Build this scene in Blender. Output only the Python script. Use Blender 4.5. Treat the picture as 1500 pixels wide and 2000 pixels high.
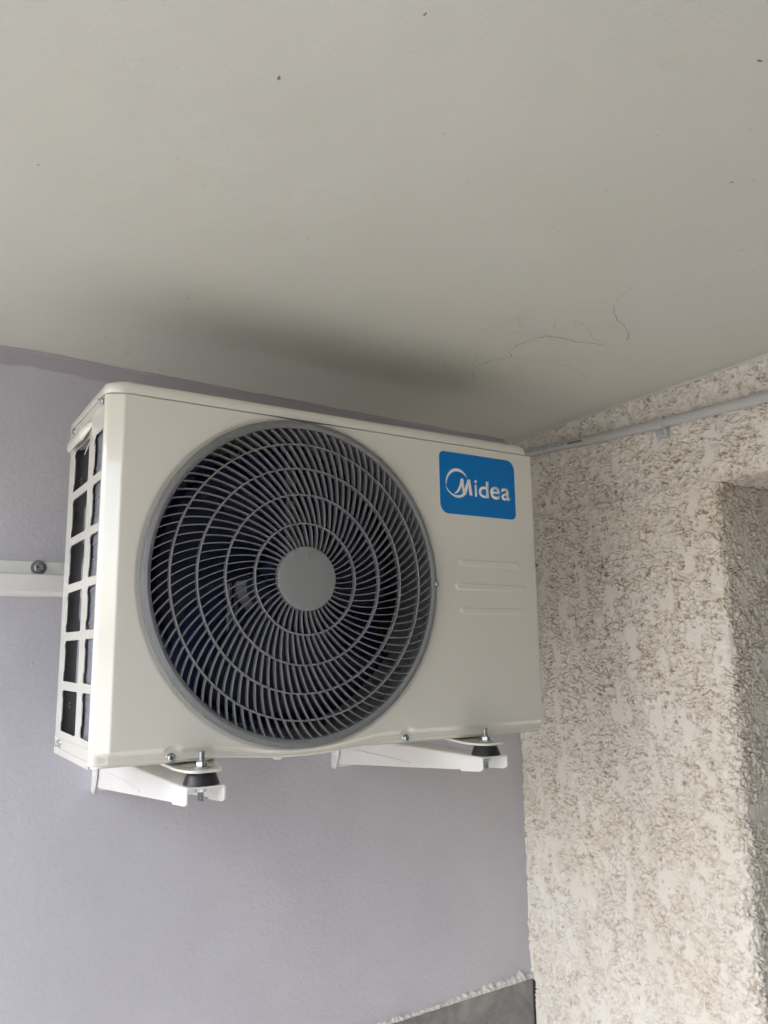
import bpy, bmesh, math, random
import numpy as np
from mathutils import Vector, Matrix
from mathutils.geometry import tessellate_polygon

random.seed(7)
S = bpy.context.scene
for o in list(bpy.data.objects):
    bpy.data.objects.remove(o)
COL = S.collection
PI = math.pi
R = math.radians

# ------------------------------------------------------------------ camera
cam_d = bpy.data.cameras.new('camera')
cam = bpy.data.objects.new('camera', cam_d)
COL.objects.link(cam)
right = Vector((0.84531945, -0.53407371, -0.01415278))
fwd = Vector((0.52819552, 0.83144849, 0.17234528))
up = Vector((-0.08027778, -0.15316225, 0.98493492))
m = Matrix((right, up, -fwd)).transposed().to_4x4()
m.translation = Vector((-0.2369, -1.0466, 0.1344))
cam.matrix_world = m
cam_d.sensor_fit = 'HORIZONTAL'
cam_d.sensor_width = 36
cam_d.lens = 36 * 1558.6 / 1500
cam_d.clip_start = 0.02
cam_d.clip_end = 2000
S.camera = cam

# ------------------------------------------------------------------ sky, sun, exposure
SUN_EL, SUN_AZ = R(52), R(276)         # azimuth clockwise from +Y: the sun stands high on the open side
w = bpy.data.worlds.new('World')
S.world = w
w.use_nodes = True
nt = w.node_tree
nt.nodes.clear()
sky = nt.nodes.new('ShaderNodeTexSky')
sky.sky_type = 'NISHITA'
sky.sun_disc = False
sky.sun_elevation = SUN_EL
sky.sun_rotation = SUN_AZ
sky.air_density = 1.0
sky.dust_density = 4.0
sky.ozone_density = 1.0
bg = nt.nodes.new('ShaderNodeBackground')
bg.inputs['Strength'].default_value = 0.15
wo = nt.nodes.new('ShaderNodeOutputWorld')
nt.links.new(sky.outputs[0], bg.inputs[0])
nt.links.new(bg.outputs[0], wo.inputs[0])
sd = bpy.data.lights.new('sun', 'SUN')
sd.energy = 0.7
sd.angle = R(12)
sd.color = (1.0, 0.965, 0.92)
sun = bpy.data.objects.new('sun', sd)
COL.objects.link(sun)
sdir = Vector((math.sin(SUN_AZ) * math.cos(SUN_EL), math.cos(SUN_AZ) * math.cos(SUN_EL), math.sin(SUN_EL)))
sun.rotation_euler = (-sdir).to_track_quat('-Z', 'Y').to_euler()

S.view_settings.view_transform = 'Standard'
S.view_settings.look = 'None'
S.view_settings.gamma = 1
S.view_settings.exposure = 2.28
S.render.engine = 'CYCLES'
S.cycles.use_denoising = True
S.cycles.max_bounces = 7
S.cycles.diffuse_bounces = 6
S.cycles.glossy_bounces = 3
S.cycles.use_adaptive_sampling = True
S.cycles.adaptive_threshold = 0.03
S.cycles.caustics_reflective = False
S.cycles.caustics_refractive = False

# ------------------------------------------------------------------ measures (metres; x along the lilac wall, y into it, z up)
W, H, DEP = 0.7442, 0.479, 0.236
CX, CZ = 0.2857, 0.2398
XR, YW = 1.0761, 0.43
YE, ZL = -0.1382, 0.4429
FLOOR = -1.5
XL = -0.74                               # open side of the balcony
YF = -1.75
def zc(x): return 0.6498 - 0.0178 * (x - XR)
def xr(y): return XR + 0.0023 * (YW - y)
def zt(x): return -0.5906 + 0.0130 * (x - 1.0827)

# ------------------------------------------------------------------ materials
class MatB:
    def __init__(s, name):
        s.m = bpy.data.materials.new(name)
        s.m.use_nodes = True
        s.t = s.m.node_tree
        s.b = s.t.nodes['Principled BSDF']
        s.tc = s.t.nodes.new('ShaderNodeTexCoord')
    def n(s, typ, **kw):
        x = s.t.nodes.new(typ)
        for k, v in kw.items(): setattr(x, k, v)
        return x
    def l(s, a, b): s.t.links.new(a, b)
    def noise(s, scale, detail=4, rough=0.55, stretch=None, coord='Object', dist=0):
        t = s.n('ShaderNodeTexNoise')
        t.inputs['Scale'].default_value = scale
        t.inputs['Detail'].default_value = detail
        t.inputs['Roughness'].default_value = rough
        t.inputs['Distortion'].default_value = dist
        src = s.tc.outputs[coord]
        if stretch:
            mp = s.n('ShaderNodeMapping')
            mp.inputs['Scale'].default_value = stretch
            s.l(src, mp.inputs['Vector'])
            src = mp.outputs[0]
        s.l(src, t.inputs['Vector'])
        return t.outputs['Fac']
    def ramp(s, fac, stops):
        r = s.n('ShaderNodeValToRGB')
        while len(r.color_ramp.elements) < len(stops): r.color_ramp.elements.new(0.5)
        for e, (p, c) in zip(r.color_ramp.elements, stops):
            e.position = p
            e.color = (c, c, c, 1) if isinstance(c, (int, float)) else (*c, 1)
        s.l(fac, r.inputs[0])
        return r.outputs[0]
    def mix(s, fac, a, b):
        x = s.n('ShaderNodeMix', data_type='RGBA')
        for sock, v in ((x.inputs[0], fac), (x.inputs[6], a), (x.inputs[7], b)):
            if isinstance(v, (int, float)): sock.default_value = v
            elif isinstance(v, tuple): sock.default_value = (*v, 1)
            else: s.l(v, sock)
        return x.outputs[2]
    def math(s, op, a, b=None):
        x = s.n('ShaderNodeMath', operation=op)
        for i, v in enumerate((a, b)):
            if v is None: continue
            if isinstance(v, (int, float)): x.inputs[i].default_value = v
            else: s.l(v, x.inputs[i])
        return x.outputs[0]
    def bump(s, h, dist, strength=1.0, prev=None):
        b = s.n('ShaderNodeBump')
        b.inputs['Distance'].default_value = dist
        b.inputs['Strength'].default_value = strength
        s.l(h, b.inputs['Height'])
        if prev: s.l(prev, b.inputs['Normal'])
        return b.outputs[0]
    def out(s, color=None, rough=None, normal=None, metal=None, **kw):
        for k, v in (('Base Color', color), ('Roughness', rough), ('Normal', normal), ('Metallic', metal)):
            if v is None: continue
            if isinstance(v, tuple): s.b.inputs[k].default_value = (*v, 1)
            elif isinstance(v, (int, float)): s.b.inputs[k].default_value = v
            else: s.l(v, s.b.inputs[k])
        for k, v in kw.items(): s.b.inputs[k].default_value = v
        return s.m

def paint(name, col, rough=0.3, var=0.05, bumpd=0.00004, bscale=420, coat=0.0, spec=0.5, rvar=0.15):
    M = MatB(name)
    f = M.noise(9, 5)
    c = M.mix(M.ramp(f, [(0.3, 0.0), (0.7, 1.0)]), tuple(x * (1 - var) for x in col), col)
    rr = M.ramp(M.noise(30, 4), [(0.3, rough * (1 - rvar)), (0.75, rough * (1 + rvar))])
    nb = M.bump(M.noise(bscale, 2), bumpd)
    if coat:
        M.b.inputs['Coat Weight'].default_value = coat
        M.b.inputs['Coat Roughness'].default_value = 0.07
        M.b.inputs['Coat IOR'].default_value = 1.6
    M.b.inputs['Specular IOR Level'].default_value = spec
    return M.out(c, rr, nb)

M_CASE = paint('cream_enamel', (0.71, 0.697, 0.622), 0.30, 0.004, 0.00003, 260, 0.9, 0.5, 0.01)
M_CASE_IN = paint('cream_enamel_inside', (0.50, 0.49, 0.44), 0.45)
M_HUB = paint('grey_cap_plastic', (0.238, 0.243, 0.245), 0.4, 0.04, 0.00003, 700)
M_SHROUD = paint('grey_shroud', (0.17, 0.17, 0.165), 0.35)
M_RIM = paint('grey_rim_plastic', (0.185, 0.190, 0.195), 0.38, 0.05, 0.00003, 700)
M_BRK = paint('white_powder_coat', (0.79, 0.787, 0.755), 0.35, 0.05, 0.00004, 500, 0.3)
M_GRILLE = paint('grey_plastic', (0.218, 0.224, 0.230), 0.36, 0.05, 0.00003, 700)
M_PIPE = paint('pale_grey_plastic', (0.50, 0.505, 0.488), 0.4, 0.08)
M_BLACK = paint('black_plastic', (0.014, 0.019, 0.055), 0.45)
M_RUBBER = paint('black_rubber', (0.016, 0.017, 0.021), 0.42, 0.2, 0.00008, 300)
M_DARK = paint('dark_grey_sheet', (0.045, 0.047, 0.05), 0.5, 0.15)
M_GUARD = paint('grey_guard_sheet', (0.30, 0.305, 0.305), 0.5, 0.1)
M_GREYMET = paint('dull_grey_metal', (0.22, 0.23, 0.24), 0.4)
M_WHITE = paint('white_print', (0.82, 0.82, 0.80), 0.35, 0.02)
M_BLUE = paint('blue_vinyl', (0.002, 0.185, 0.53), 0.33, 0.03, 0.00003, 200, 0, 0.2)
M_INK = paint('dark_ink', (0.03, 0.03, 0.035), 0.6)
M_SPECK = paint('grime_speck', (0.27, 0.25, 0.20), 0.9, 0.3)
M_CRACK = paint('crack_line', (0.26, 0.245, 0.20), 0.9, 0.3)
M_TIE = paint('white_nylon', (0.8, 0.8, 0.78), 0.4)

def zinc():
    M = MatB('zinc_plated_steel')
    f = M.noise(260, 3)
    c = M.mix(f, (0.42, 0.45, 0.46), (0.66, 0.69, 0.70))
    return M.out(c, M.ramp(f, [(0.3, 0.22), (0.7, 0.4)]), None, 1.0)
M_ZINC = zinc()

def fins():
    M = MatB('blue_coil_fins')
    f = M.noise(60, 3, 0.6, (0.15, 0.15, 6.0))
    c = M.mix(f, (0.17, 0.182, 0.21), (0.31, 0.325, 0.365))
    nb = M.bump(M.noise(90, 2, 0.5, (1, 1, 8)), 0.0008)
    return M.out(c, 0.45, nb, 0.35)
M_FINS = fins()
def fins2():
    M = MatB('navy_coil_fins')
    f = M.noise(900, 1, 0.5, (1, 1, 0.01))
    c = M.mix(f, (0.028, 0.042, 0.13), (0.052, 0.072, 0.20))
    return M.out(c, 0.5, None, 0.2)
M_NAVY = fins2()

def ceiling_mat():
    M = MatB('painted_ceiling')
    big = M.noise(2.2, 4, 0.55)
    c = M.mix(M.ramp(big, [(0.32, 0.0), (0.68, 1.0)]), (0.575, 0.582, 0.512), (0.605, 0.612, 0.555))
    mid = M.ramp(M.noise(14, 6, 0.65), [(0.42, 0.0), (0.75, 1.0)])
    c = M.mix(M.math('MULTIPLY', mid, 0.05), c, (0.55, 0.53, 0.46))
    sp = M.ramp(M.noise(52, 2, 0.4), [(0.765, 0.0), (0.80, 1.0)])
    c = M.mix(M.math('MULTIPLY', sp, 0.35), c, (0.40, 0.37, 0.30))
    b1 = M.bump(M.noise(5, 3), 0.006)
    b2 = M.bump(M.noise(300, 3), 0.00022, 1, b1)
    st = M.ramp(M.noise(17, 4, 0.55, (0.5, 2.0, 1), dist=0.5), [(0.58, 0.0), (0.66, 1.0)])
    b3 = M.bump(st, 0.00016, 1, b2)
    return M.out(c, 0.75, b3)
M_CEIL = ceiling_mat()

def lilac_mat():
    M = MatB('lilac_wall_paint')
    big = M.noise(5.0, 6, 0.65, (1, 1, 0.7))
    c = M.mix(M.ramp(big, [(0.35, 0.0), (0.65, 1.0)]), (0.495, 0.485, 0.525), (0.525, 0.516, 0.553))
    sc = M.ramp(M.noise(24, 5, 0.6, (1, 1, 0.5)), [(0.64, 0.0), (0.72, 1.0)])
    c = M.mix(M.math('MULTIPLY', sc, 0.12), c, (0.60, 0.58, 0.60))
    sp = M.ramp(M.noise(75, 2, 0.4), [(0.775, 0.0), (0.80, 1.0)])
    c = M.mix(M.math('MULTIPLY', sp, 0.5), c, (0.75, 0.74, 0.74))
    b0 = M.bump(M.noise(4, 2), 0.007)
    b1 = M.bump(M.noise(120, 4, 0.6), 0.0007, 1, b0)
    b2 = M.bump(M.noise(420, 3), 0.0003, 1, b1)
    ridge = M.ramp(M.noise(16, 4, 0.5, (1, 1, 0.6), dist=0.4), [(0.485, 0.0), (0.50, 1.0), (0.515, 0.0)])
    gate = M.ramp(M.noise(7, 2), [(0.60, 0.0), (0.70, 1.0)])
    b3 = M.bump(M.math('MULTIPLY', ridge, gate), 0.00035, 1, b2)
    b4 = M.bump(sp, 0.001, 1, b3)
    return M.out(c, 0.55, b4)
M_LILAC = lilac_mat()
def mauve_mat():
    M = MatB('mauve_cut_in_paint')
    c = M.mix(M.noise(8, 4), (0.355, 0.325, 0.345), (0.405, 0.375, 0.395))
    return M.out(c, 0.5, M.bump(M.noise(60, 4, 0.6, (0.4, 1, 1.6)), 0.0008))
M_MAUVE = mauve_mat()

def stucco_mat():
    M = MatB('dirty_cream_stucco')
    at = M.n('ShaderNodeAttribute', attribute_name='dirt')
    f = M.noise(7, 5, 0.6)
    base = M.mix(M.ramp(f, [(0.3, 0.0), (0.7, 1.0)]), (0.82, 0.770, 0.670), (0.85, 0.822, 0.760))
    stain = M.ramp(M.noise(5, 5, 0.6, (1, 1, 0.35)), [(0.52, 0.0), (0.72, 1.0)])
    base = M.mix(M.math('MULTIPLY', stain, 0.28), base, (0.64, 0.56, 0.43))
    fa = M.n('ShaderNodeAttribute', attribute_name='flat')
    base = M.mix(M.math('MULTIPLY', fa.outputs['Fac'], 0.18), base, (0.82, 0.81, 0.775))
    g = M.ramp(M.noise(22, 4, 0.6), [(0.25, 0.65), (0.7, 1.0)])
    d = M.math('MULTIPLY', at.outputs['Fac'], g)
    dc = M.mix(M.noise(40, 3), (0.24, 0.150, 0.072), (0.40, 0.280, 0.155))
    c = M.mix(d, base, dc)
    nb = M.bump(M.noise(520, 4, 0.65), 0.0007)
    nb = M.bump(M.noise(180, 3, 0.6), 0.0009, 1, nb)
    return M.out(c, 0.88, nb)
M_STUCCO = stucco_mat()

def tile_mat():
    M = MatB('grey_stone_tile')
    f = M.noise(9, 6, 0.62, dist=1.2)
    c = M.mix(M.ramp(f, [(0.3, 0.0), (0.5, 0.45), (0.7, 1.0)]), (0.13, 0.125, 0.125), (0.30, 0.295, 0.285))
    vein = M.ramp(M.noise(4, 5, 0.6, None, dist=1.0), [(0.47, 0.0), (0.5, 1.0), (0.53, 0.0)])
    c = M.mix(M.math('MULTIPLY', vein, 0.12), c, (0.42, 0.41, 0.40))
    return M.out(c, 0.38, M.bump(M.noise(200, 3), 0.0001))
M_TILE = tile_mat()
def plaster_mat():
    M = MatB('raw_plaster')
    c = M.mix(M.noise(90, 4), (0.60, 0.575, 0.52), (0.78, 0.76, 0.71))
    return M.out(c, 0.9, M.bump(M.noise(260, 4), 0.001))
M_PLAST = plaster_mat()
def plain(name, a, b, scale, rough=0.85):
    M = MatB(name)
    return M.out(M.mix(M.noise(scale, 5), a, b), rough, M.bump(M.noise(scale * 30, 3), 0.0006))
M_FLOOR = plain('beige_floor', (0.36, 0.357, 0.35), (0.43, 0.427, 0.42), 3, 0.5)
M_OUT = plain('pale_render', (0.66, 0.65, 0.62), (0.74, 0.73, 0.70), 2)
M_BRICK = plain('dull_end_wall', (0.19, 0.187, 0.18), (0.25, 0.245, 0.235), 3)
M_GROUND = plain('pale_ground', (0.30, 0.29, 0.27), (0.40, 0.385, 0.36), 0.3)

# ------------------------------------------------------------------ mesh helpers
def link(name, me, mat, parent=None, smooth=False, loc=(0, 0, 0)):
    o = bpy.data.objects.new(name, me)
    COL.objects.link(o)
    if mat and not me.materials: me.materials.append(mat)
    if parent: o.parent = parent
    o.location = loc
    if smooth:
        for p in me.polygons: p.use_smooth = True
    return o
def mo(name, v, f, mat, parent=None, smooth=False, loc=(0, 0, 0), fix=True, sharp=None):
    me = bpy.data.meshes.new(name)
    me.from_pydata([tuple(p) for p in v], [], f)
    if fix:
        b = bmesh.new(); b.from_mesh(me)
        bmesh.ops.recalc_face_normals(b, faces=b.faces)
        b.to_mesh(me); b.free()
    me.update()
    if sharp:
        for p in me.polygons: p.use_smooth = True
        me.set_sharp_from_angle(angle=R(sharp))
    return link(name, me, mat, parent, smooth, loc)
def gridmesh(name, P, mat, parent=None, mask=None, smooth=True, flip=False, attr=None):
    """P: (nu, nv, 3) array"""
    nu, nv, _ = P.shape
    idx = np.arange(nu * nv).reshape(nu, nv)
    q = np.stack([idx[:-1, :-1], idx[1:, :-1], idx[1:, 1:], idx[:-1, 1:]], -1).reshape(-1, 4)
    if flip: q = q[:, ::-1]
    if mask is not None: q = q[mask.reshape(-1)]
    me = bpy.data.meshes.new(name)
    me.vertices.add(nu * nv)
    me.vertices.foreach_set('co', P.reshape(-1).astype(np.float32))
    me.loops.add(q.size)
    me.loops.foreach_set('vertex_index', q.reshape(-1).astype(np.int32))
    me.polygons.add(len(q))
    me.polygons.foreach_set('loop_start', (np.arange(len(q)) * 4).astype(np.int32))
    if attr is not None:
        for an, av in zip(attr[0::2], attr[1::2]):
            a = me.attributes.new(an, 'FLOAT', 'POINT')
            a.data.foreach_set('value', np.ascontiguousarray(av).reshape(-1).astype(np.float32))
    me.update(calc_edges=True)
    me.validate()
    me.polygons.foreach_set('use_smooth', [smooth] * len(me.polygons))
    return link(name, me, mat, parent)
def boxm(name, x0, x1, y0, y1, z0, z1, mat, parent=None, bev=0.0, loc=(0, 0, 0), seg=2):
    b = bmesh.new()
    bmesh.ops.create_cube(b, size=1)
    for v in b.verts:
        v.co = Vector(((x0, x1)[v.co.x > 0], (y0, y1)[v.co.y > 0], (z0, z1)[v.co.z > 0]))
    if bev: bmesh.ops.bevel(b, geom=list(b.edges), offset=bev, segments=seg, affect='EDGES', profile=0.5)
    me = bpy.data.meshes.new(name)
    b.to_mesh(me); b.free()
    return link(name, me, mat, parent, False, loc)
def lathe_data(prof, n=64, axis='y', closed=True, cap=False):
    """prof: list of (r, h); revolve about the axis"""
    v, f = [], []
    k = len(prof)
    for i in range(n):
        a = 2 * PI * i / n
        for r, h in prof:
            if axis == 'y': v.append((r * math.cos(a), h, r * math.sin(a)))
            elif axis == 'z': v.append((r * math.cos(a), r * math.sin(a), h))
            else: v.append((h, r * math.cos(a), r * math.sin(a)))
    for i in range(n):
        j = (i + 1) % n
        for p in range(k if closed else k - 1):
            qn = (p + 1) % k
            f.append((i * k + p, i * k + qn, j * k + qn, j * k + p))
    if cap:
        f.append(tuple(i * k for i in range(n)))
        f.append(tuple(i * k + k - 1 for i in range(n)))
    return v, f
def lathe(name, prof, mat, parent=None, n=64, axis='y', closed=True, cap=False, loc=(0, 0, 0), sharp=35):
    v, f = lathe_data(prof, n, axis, closed, cap)
    return mo(name, v, f, mat, parent, False, loc, True, sharp)
def loft(name, loops, mat, parent=None, caps=True, loc=(0, 0, 0), sharp=35):
    v, f = [], []
    k = len(loops[0])
    for L in loops: v += L
    for i in range(len(loops) - 1):
        for p in range(k):
            qn = (p + 1) % k
            f.append((i * k + p, i * k + qn, (i + 1) * k + qn, (i + 1) * k + p))
    if caps:
        f.append(tuple(range(k)))
        f.append(tuple(range((len(loops) - 1) * k, len(loops) * k)))
    return mo(name, v, f, mat, parent, False, loc, True, sharp)
def plate(name, loops2, to3, t, mat, parent=None, loc=(0, 0, 0)):
    """flat plate with holes. loops2: [outer, hole, ...] of (a, b); to3(a, b, d) -> xyz with d in [0, t]"""
    flat = [p for L in loops2 for p in L]
    tri = tessellate_polygon([[Vector((a, b, 0)) for a, b in L] for L in loops2])
    n = len(flat)
    v = [to3(a, b, 0) for a, b in flat] + [to3(a, b, t) for a, b in flat]
    f = [tuple(x) for x in tri] + [tuple(i + n for i in x) for x in tri]
    s = 0
    for L in loops2:
        k = len(L)
        for i in range(k):
            j = (i + 1) % k
            f.append((s + i, s + j, n + s + j, n + s + i))
        s += k
    return mo(name, v, f, mat, parent, False, loc)
def rrect(a0, a1, b0, b1, r, n=5):
    if not isinstance(r, (tuple, list)): r = (r,) * 4       # order: a0b0, a1b0, a1b1, a0b1
    out = []
    for (ca, cb, st), rr in zip(((a0, b0, PI), (a1, b0, 1.5 * PI), (a1, b1, 0), (a0, b1, 0.5 * PI)), r):
        x = ca + (rr if ca == a0 else -rr)
        y = cb + (rr if cb == b0 else -rr)
        for i in range(n + 1):
            t = st + 0.5 * PI * i / n
            out.append((x + rr * math.cos(t), y + rr * math.sin(t)))
    return out
def empty(name, loc=(0, 0, 0)):
    o = bpy.data.objects.new(name, None)
    COL.objects.link(o)
    o.location = loc
    o.empty_display_size = 0.05
    return o
def tag(o, label=None, cat=None, group=None, kind=None):
    for k, v in (('label', label), ('category', cat), ('group', group), ('kind', kind)):
        if v: o[k] = v
    return o

# numpy gradient noise
_rng = np.random.RandomState(11)
_G = _rng.rand(256, 256) * 2 * np.pi
_GX, _GY = np.cos(_G), np.sin(_G)
def pn(x, y, seed=0):
    x = np.asarray(x) + seed * 17.31; y = np.asarray(y) + seed * 41.7
    xi, yi = np.floor(x).astype(int), np.floor(y).astype(int)
    fx, fy = x - xi, y - yi
    u, v = fx * fx * fx * (fx * (fx * 6 - 15) + 10), fy * fy * fy * (fy * (fy * 6 - 15) + 10)
    def g(ix, iy, dx, dy):
        a, b = ix & 255, iy & 255
        return _GX[a, b] * dx + _GY[a, b] * dy
    n00, n10 = g(xi, yi, fx, fy), g(xi + 1, yi, fx - 1, fy)
    n01, n11 = g(xi, yi + 1, fx, fy - 1), g(xi + 1, yi + 1, fx - 1, fy - 1)
    return ((n00 * (1 - u) + n10 * u) * (1 - v) + (n01 * (1 - u) + n11 * u) * v) * 1.5
_JX, _JY = _rng.rand(256, 256), _rng.rand(256, 256)
def worley(x, y, seed=0):
    x = np.asarray(x) + seed * 7.7; y = np.asarray(y) + seed * 3.3
    xi, yi = np.floor(x).astype(int), np.floor(y).astype(int)
    f1 = np.full(x.shape, 9.0); f2 = np.full(x.shape, 9.0); idc = np.zeros(x.shape)
    for i in (-1, 0, 1):
        for j in (-1, 0, 1):
            a, b = (xi + i) & 255, (yi + j) & 255
            d = np.hypot(xi + i + _JX[a, b] - x, yi + j + _JY[a, b] - y)
            new = d < f1
            f2 = np.where(new, f1, np.minimum(f2, d))
            idc = np.where(new, _JX[b, a], idc)
            f1 = np.where(new, d, f1)
    return f1, f2, idc
def sst(a, b, x):
    t = np.clip((x - a) / (b - a), 0, 1)
    return t * t * (3 - 2 * t)

# ================================================================== THE SETTING
# ceiling slab
ceil = mo('ceiling', [(XL, YF, zc(XL)), (1.6, YF, zc(1.6)), (1.6, YW + 0.2, zc(1.6)), (XL, YW + 0.2, zc(XL)),
                      (XL, YF, zc(XL) + 0.2), (1.6, YF, zc(1.6) + 0.2), (1.6, YW + 0.2, zc(1.6) + 0.2), (XL, YW + 0.2, zc(XL) + 0.2)],
          [(0, 1, 2, 3), (4, 5, 6, 7), (0, 1, 5, 4), (1, 2, 6, 5), (2, 3, 7, 6), (3, 0, 4, 7)], M_CEIL)
tag(ceil, 'cream painted concrete ceiling with fine cracks', None, None, 'structure')
eb = boxm('sky_block_beam', XL - 0.02, XL + 0.08, YF, YW, 0.60, 0.70, M_CEIL, ceil)  # unseen beam added to cut low sky light on upper wall and ceiling
def ribbon(name, pts, wd, parent, mat, jit=0.0012):
    """an irregular hairline lying just under the ceiling"""
    P = []
    for (a, b) in zip(pts[:-1], pts[1:]):
        n = max(2, int(math.dist(a, b) / 0.004))
        for i in range(n):
            t = i / n
            P.append((a[0] + (b[0] - a[0]) * t + random.uniform(-jit, jit), a[1] + (b[1] - a[1]) * t + random.uniform(-jit, jit)))
    P.append(pts[-1])
    v, f = [], []
    for i, p in enumerate(P):
        q0, q1 = P[max(0, i - 1)], P[min(len(P) - 1, i + 1)]
        dx, dy = q1[0] - q0[0], q1[1] - q0[1]
        L = math.hypot(dx, dy) or 1
        e = min(1, i / 3, (len(P) - 1 - i) / 3) * 0.8 + 0.2
        ww = wd * e * random.uniform(0.35, 1.15) / 2
        for s in (-1, 1):
            x, y = p[0] - s * dy / L * ww, p[1] + s * dx / L * ww
            v.append((x, y, zc(x) - 0.0006))
    for i in range(len(P) - 1): f.append((2 * i, 2 * i + 1, 2 * i + 3, 2 * i + 2))
    return mo(name, v, f, mat, parent)
CR = dict(
 main=([(0.6765, 0.0753), (0.6755, 0.0458), (0.6784, 0.0229), (0.6876, 0.0035), (0.6983, -0.0148), (0.6838, -0.0247), (0.6761, -0.0369), (0.6699, -0.0579), (0.6711, -0.0724), (0.6747, -0.0954), (0.6832, -0.1164), (0.6964, -0.121), (0.7144, -0.1245), (0.7307, -0.1263), (0.747, -0.1247), (0.7684, -0.1326), (0.7883, -0.1404), (0.8037, -0.142)], 0.0022),
 down=([(0.6765, 0.0753), (0.6885, 0.0871), (0.7041, 0.102), (0.7241, 0.1305)], 0.0016),
 mid=([(0.6983, -0.0148), (0.7167, -0.0176), (0.7423, -0.0222), (0.7602, -0.0354), (0.7878, -0.0503), (0.8087, -0.068), (0.8273, -0.0834)], 0.0011),
 low=([(0.7735, -0.0294), (0.8068, -0.0311), (0.8432, -0.0305), (0.8743, -0.0161), (0.9029, 0.0013)], 0.0009),
 right=([(0.6851, -0.2533), (0.6879, -0.2615), (0.7093, -0.2423), (0.7369, -0.2255), (0.7653, -0.2149), (0.7832, -0.2042), (0.8026, -0.1899), (0.816, -0.1749)], 0.0017),
 up=([(0.5841, -0.0665), (0.5754, -0.0812), (0.5832, -0.0994), (0.5839, -0.1178), (0.5927, -0.134), (0.5853, -0.1534), (0.5912, -0.1754), (0.5949, -0.2025)], 0.0009),
 topr=([(0.6817, -0.2671), (0.6742, -0.2873), (0.666, -0.3062), (0.6561, -0.3317)], 0.0010),
 vert=([(0.667, 0.0624), (0.64, 0.0161), (0.6234, -0.0076), (0.6081, -0.0308)], 0.0009),
 f1=([(0.6783, -0.1918), (0.711, -0.1805), (0.7385, -0.1645), (0.7658, -0.1509), (0.7886, -0.1454)], 0.0009),
 f2=([(0.5872, -0.1512), (0.6112, -0.1316), (0.63, -0.1218)], 0.0008),
 f3=([(0.7357, -0.2106), (0.7632, -0.1989), (0.7885, -0.1963)], 0.0009),
 hook=([(0.6136, 0.0777), (0.6294, 0.0957), (0.6428, 0.1016), (0.6575, 0.1019)], 0.0013))
for pts, wd in CR.values(): ribbon('crack', pts, wd * 0.62, ceil, M_CRACK)
for k in range(10):            # web of hairlines in the flaking patch
    x, y = random.uniform(0.60, 0.78), random.uniform(-0.24, -0.10)
    a = random.uniform(0, 2 * PI)
    pts = [(x, y)]
    for q in range(random.randint(2, 4)):
        a += random.uniform(-0.9, 0.9)
        x += 0.012 * math.cos(a); y += 0.012 * math.sin(a)
        pts.append((x, y))
    ribbon('crack', pts, 0.0006, ceil, M_CRACK, 0.0016)
SPK = [(0.1236, 0.0672), (0.0547, 0.2888), (-0.1246, -0.1666), (0.0434, -0.432), (0.1802, 0.3938), (0.0442, -0.2288), (0.1161, -0.5669), (0.4059, -0.6871), (0.552, -0.5567), (0.5711, -0.5723), (0.4625, -0.3736), (0.5657, -0.3742), (0.7697, -0.4405), (0.2978, -0.3956), (0.32, 0.1126), (0.4119, -0.5667), (0.807, -0.187), (0.81, -0.18), (0.800, -0.193), (0.789, -0.203)]
for k, (x, y) in enumerate(SPK):
    r0 = [0.0016, 0.0022, 0.0014, 0.0024, 0.0016, 0.0008, 0.0018, 0.0022, 0.0018, 0.001, 0.0009, 0.0012, 0.0014, 0.0008, 0.0012, 0.0007, 0.0016, 0.002, 0.0012, 0.0015][k]
    n = 9
    ax = random.uniform(0, PI)
    v = []
    for i in range(n):
        t = 2 * PI * i / n
        rr = 0.75 * r0 * random.uniform(0.6, 1.3)
        px, py = rr * 2.0 * math.cos(t), rr * 0.8 * math.sin(t)
        X, Y = x + px * math.cos(ax) - py * math.sin(ax), y + px * math.sin(ax) + py * math.cos(ax)
        v.append((X, Y, zc(X) - 0.0007))
    mo('speck', v, [tuple(range(n))], M_SPECK, ceil)

# lilac back wall
bw = boxm('wall_back', XL - 0.14, 1.6, YW, YW + 0.2, -5.0, 0.68, M_LILAC)
tag(bw, 'smooth lilac painted wall behind the air conditioner', 'wall')
# mauve cut-in strip along the ceiling, wavy both where it laps the ceiling and where it ends on the wall
xs = np.arange(XL, XR - 0.02, 0.004)
top_lap = 0.010 + 0.004 * pn(xs * 9, xs * 0 + .5, 3) + 0.002 * pn(xs * 45, xs * 0, 5) + 0.006 * sst(0.9, 1.0, xs)
low = 0.030 + 0.012 * pn(xs * 5, xs * 0 + .5, 8) + 0.003 * pn(xs * 40, xs * 0, 9)
low = np.maximum(low, 0.012)
P = np.zeros((len(xs), 6, 3))
zcv = 0.6498 - 0.0178 * (xs - XR)
for j, (dy, dz) in enumerate(((1, 0.0004), (1, 0.0013), (0, 0.0014), (0, 0.0014), (0, 0), (0, 0))):
    P[:, j, 0] = xs
    if j < 2:
        P[:, j, 1] = YW - top_lap; P[:, j, 2] = zcv - dz
    elif j == 2:
        P[:, j, 1] = YW - 0.0045; P[:, j, 2] = zcv - 0.0014
    elif j == 3:
        P[:, j, 1] = YW - 0.0014; P[:, j, 2] = zcv - 0.0045
    elif j == 4:
        P[:, j, 1] = YW - 0.0012; P[:, j, 2] = zcv - low
    else:
        P[:, j, 1] = YW - 0.0002; P[:, j, 2] = zcv - low - 0.001
gridmesh('paint_strip', P, M_MAUVE, bw)

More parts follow.
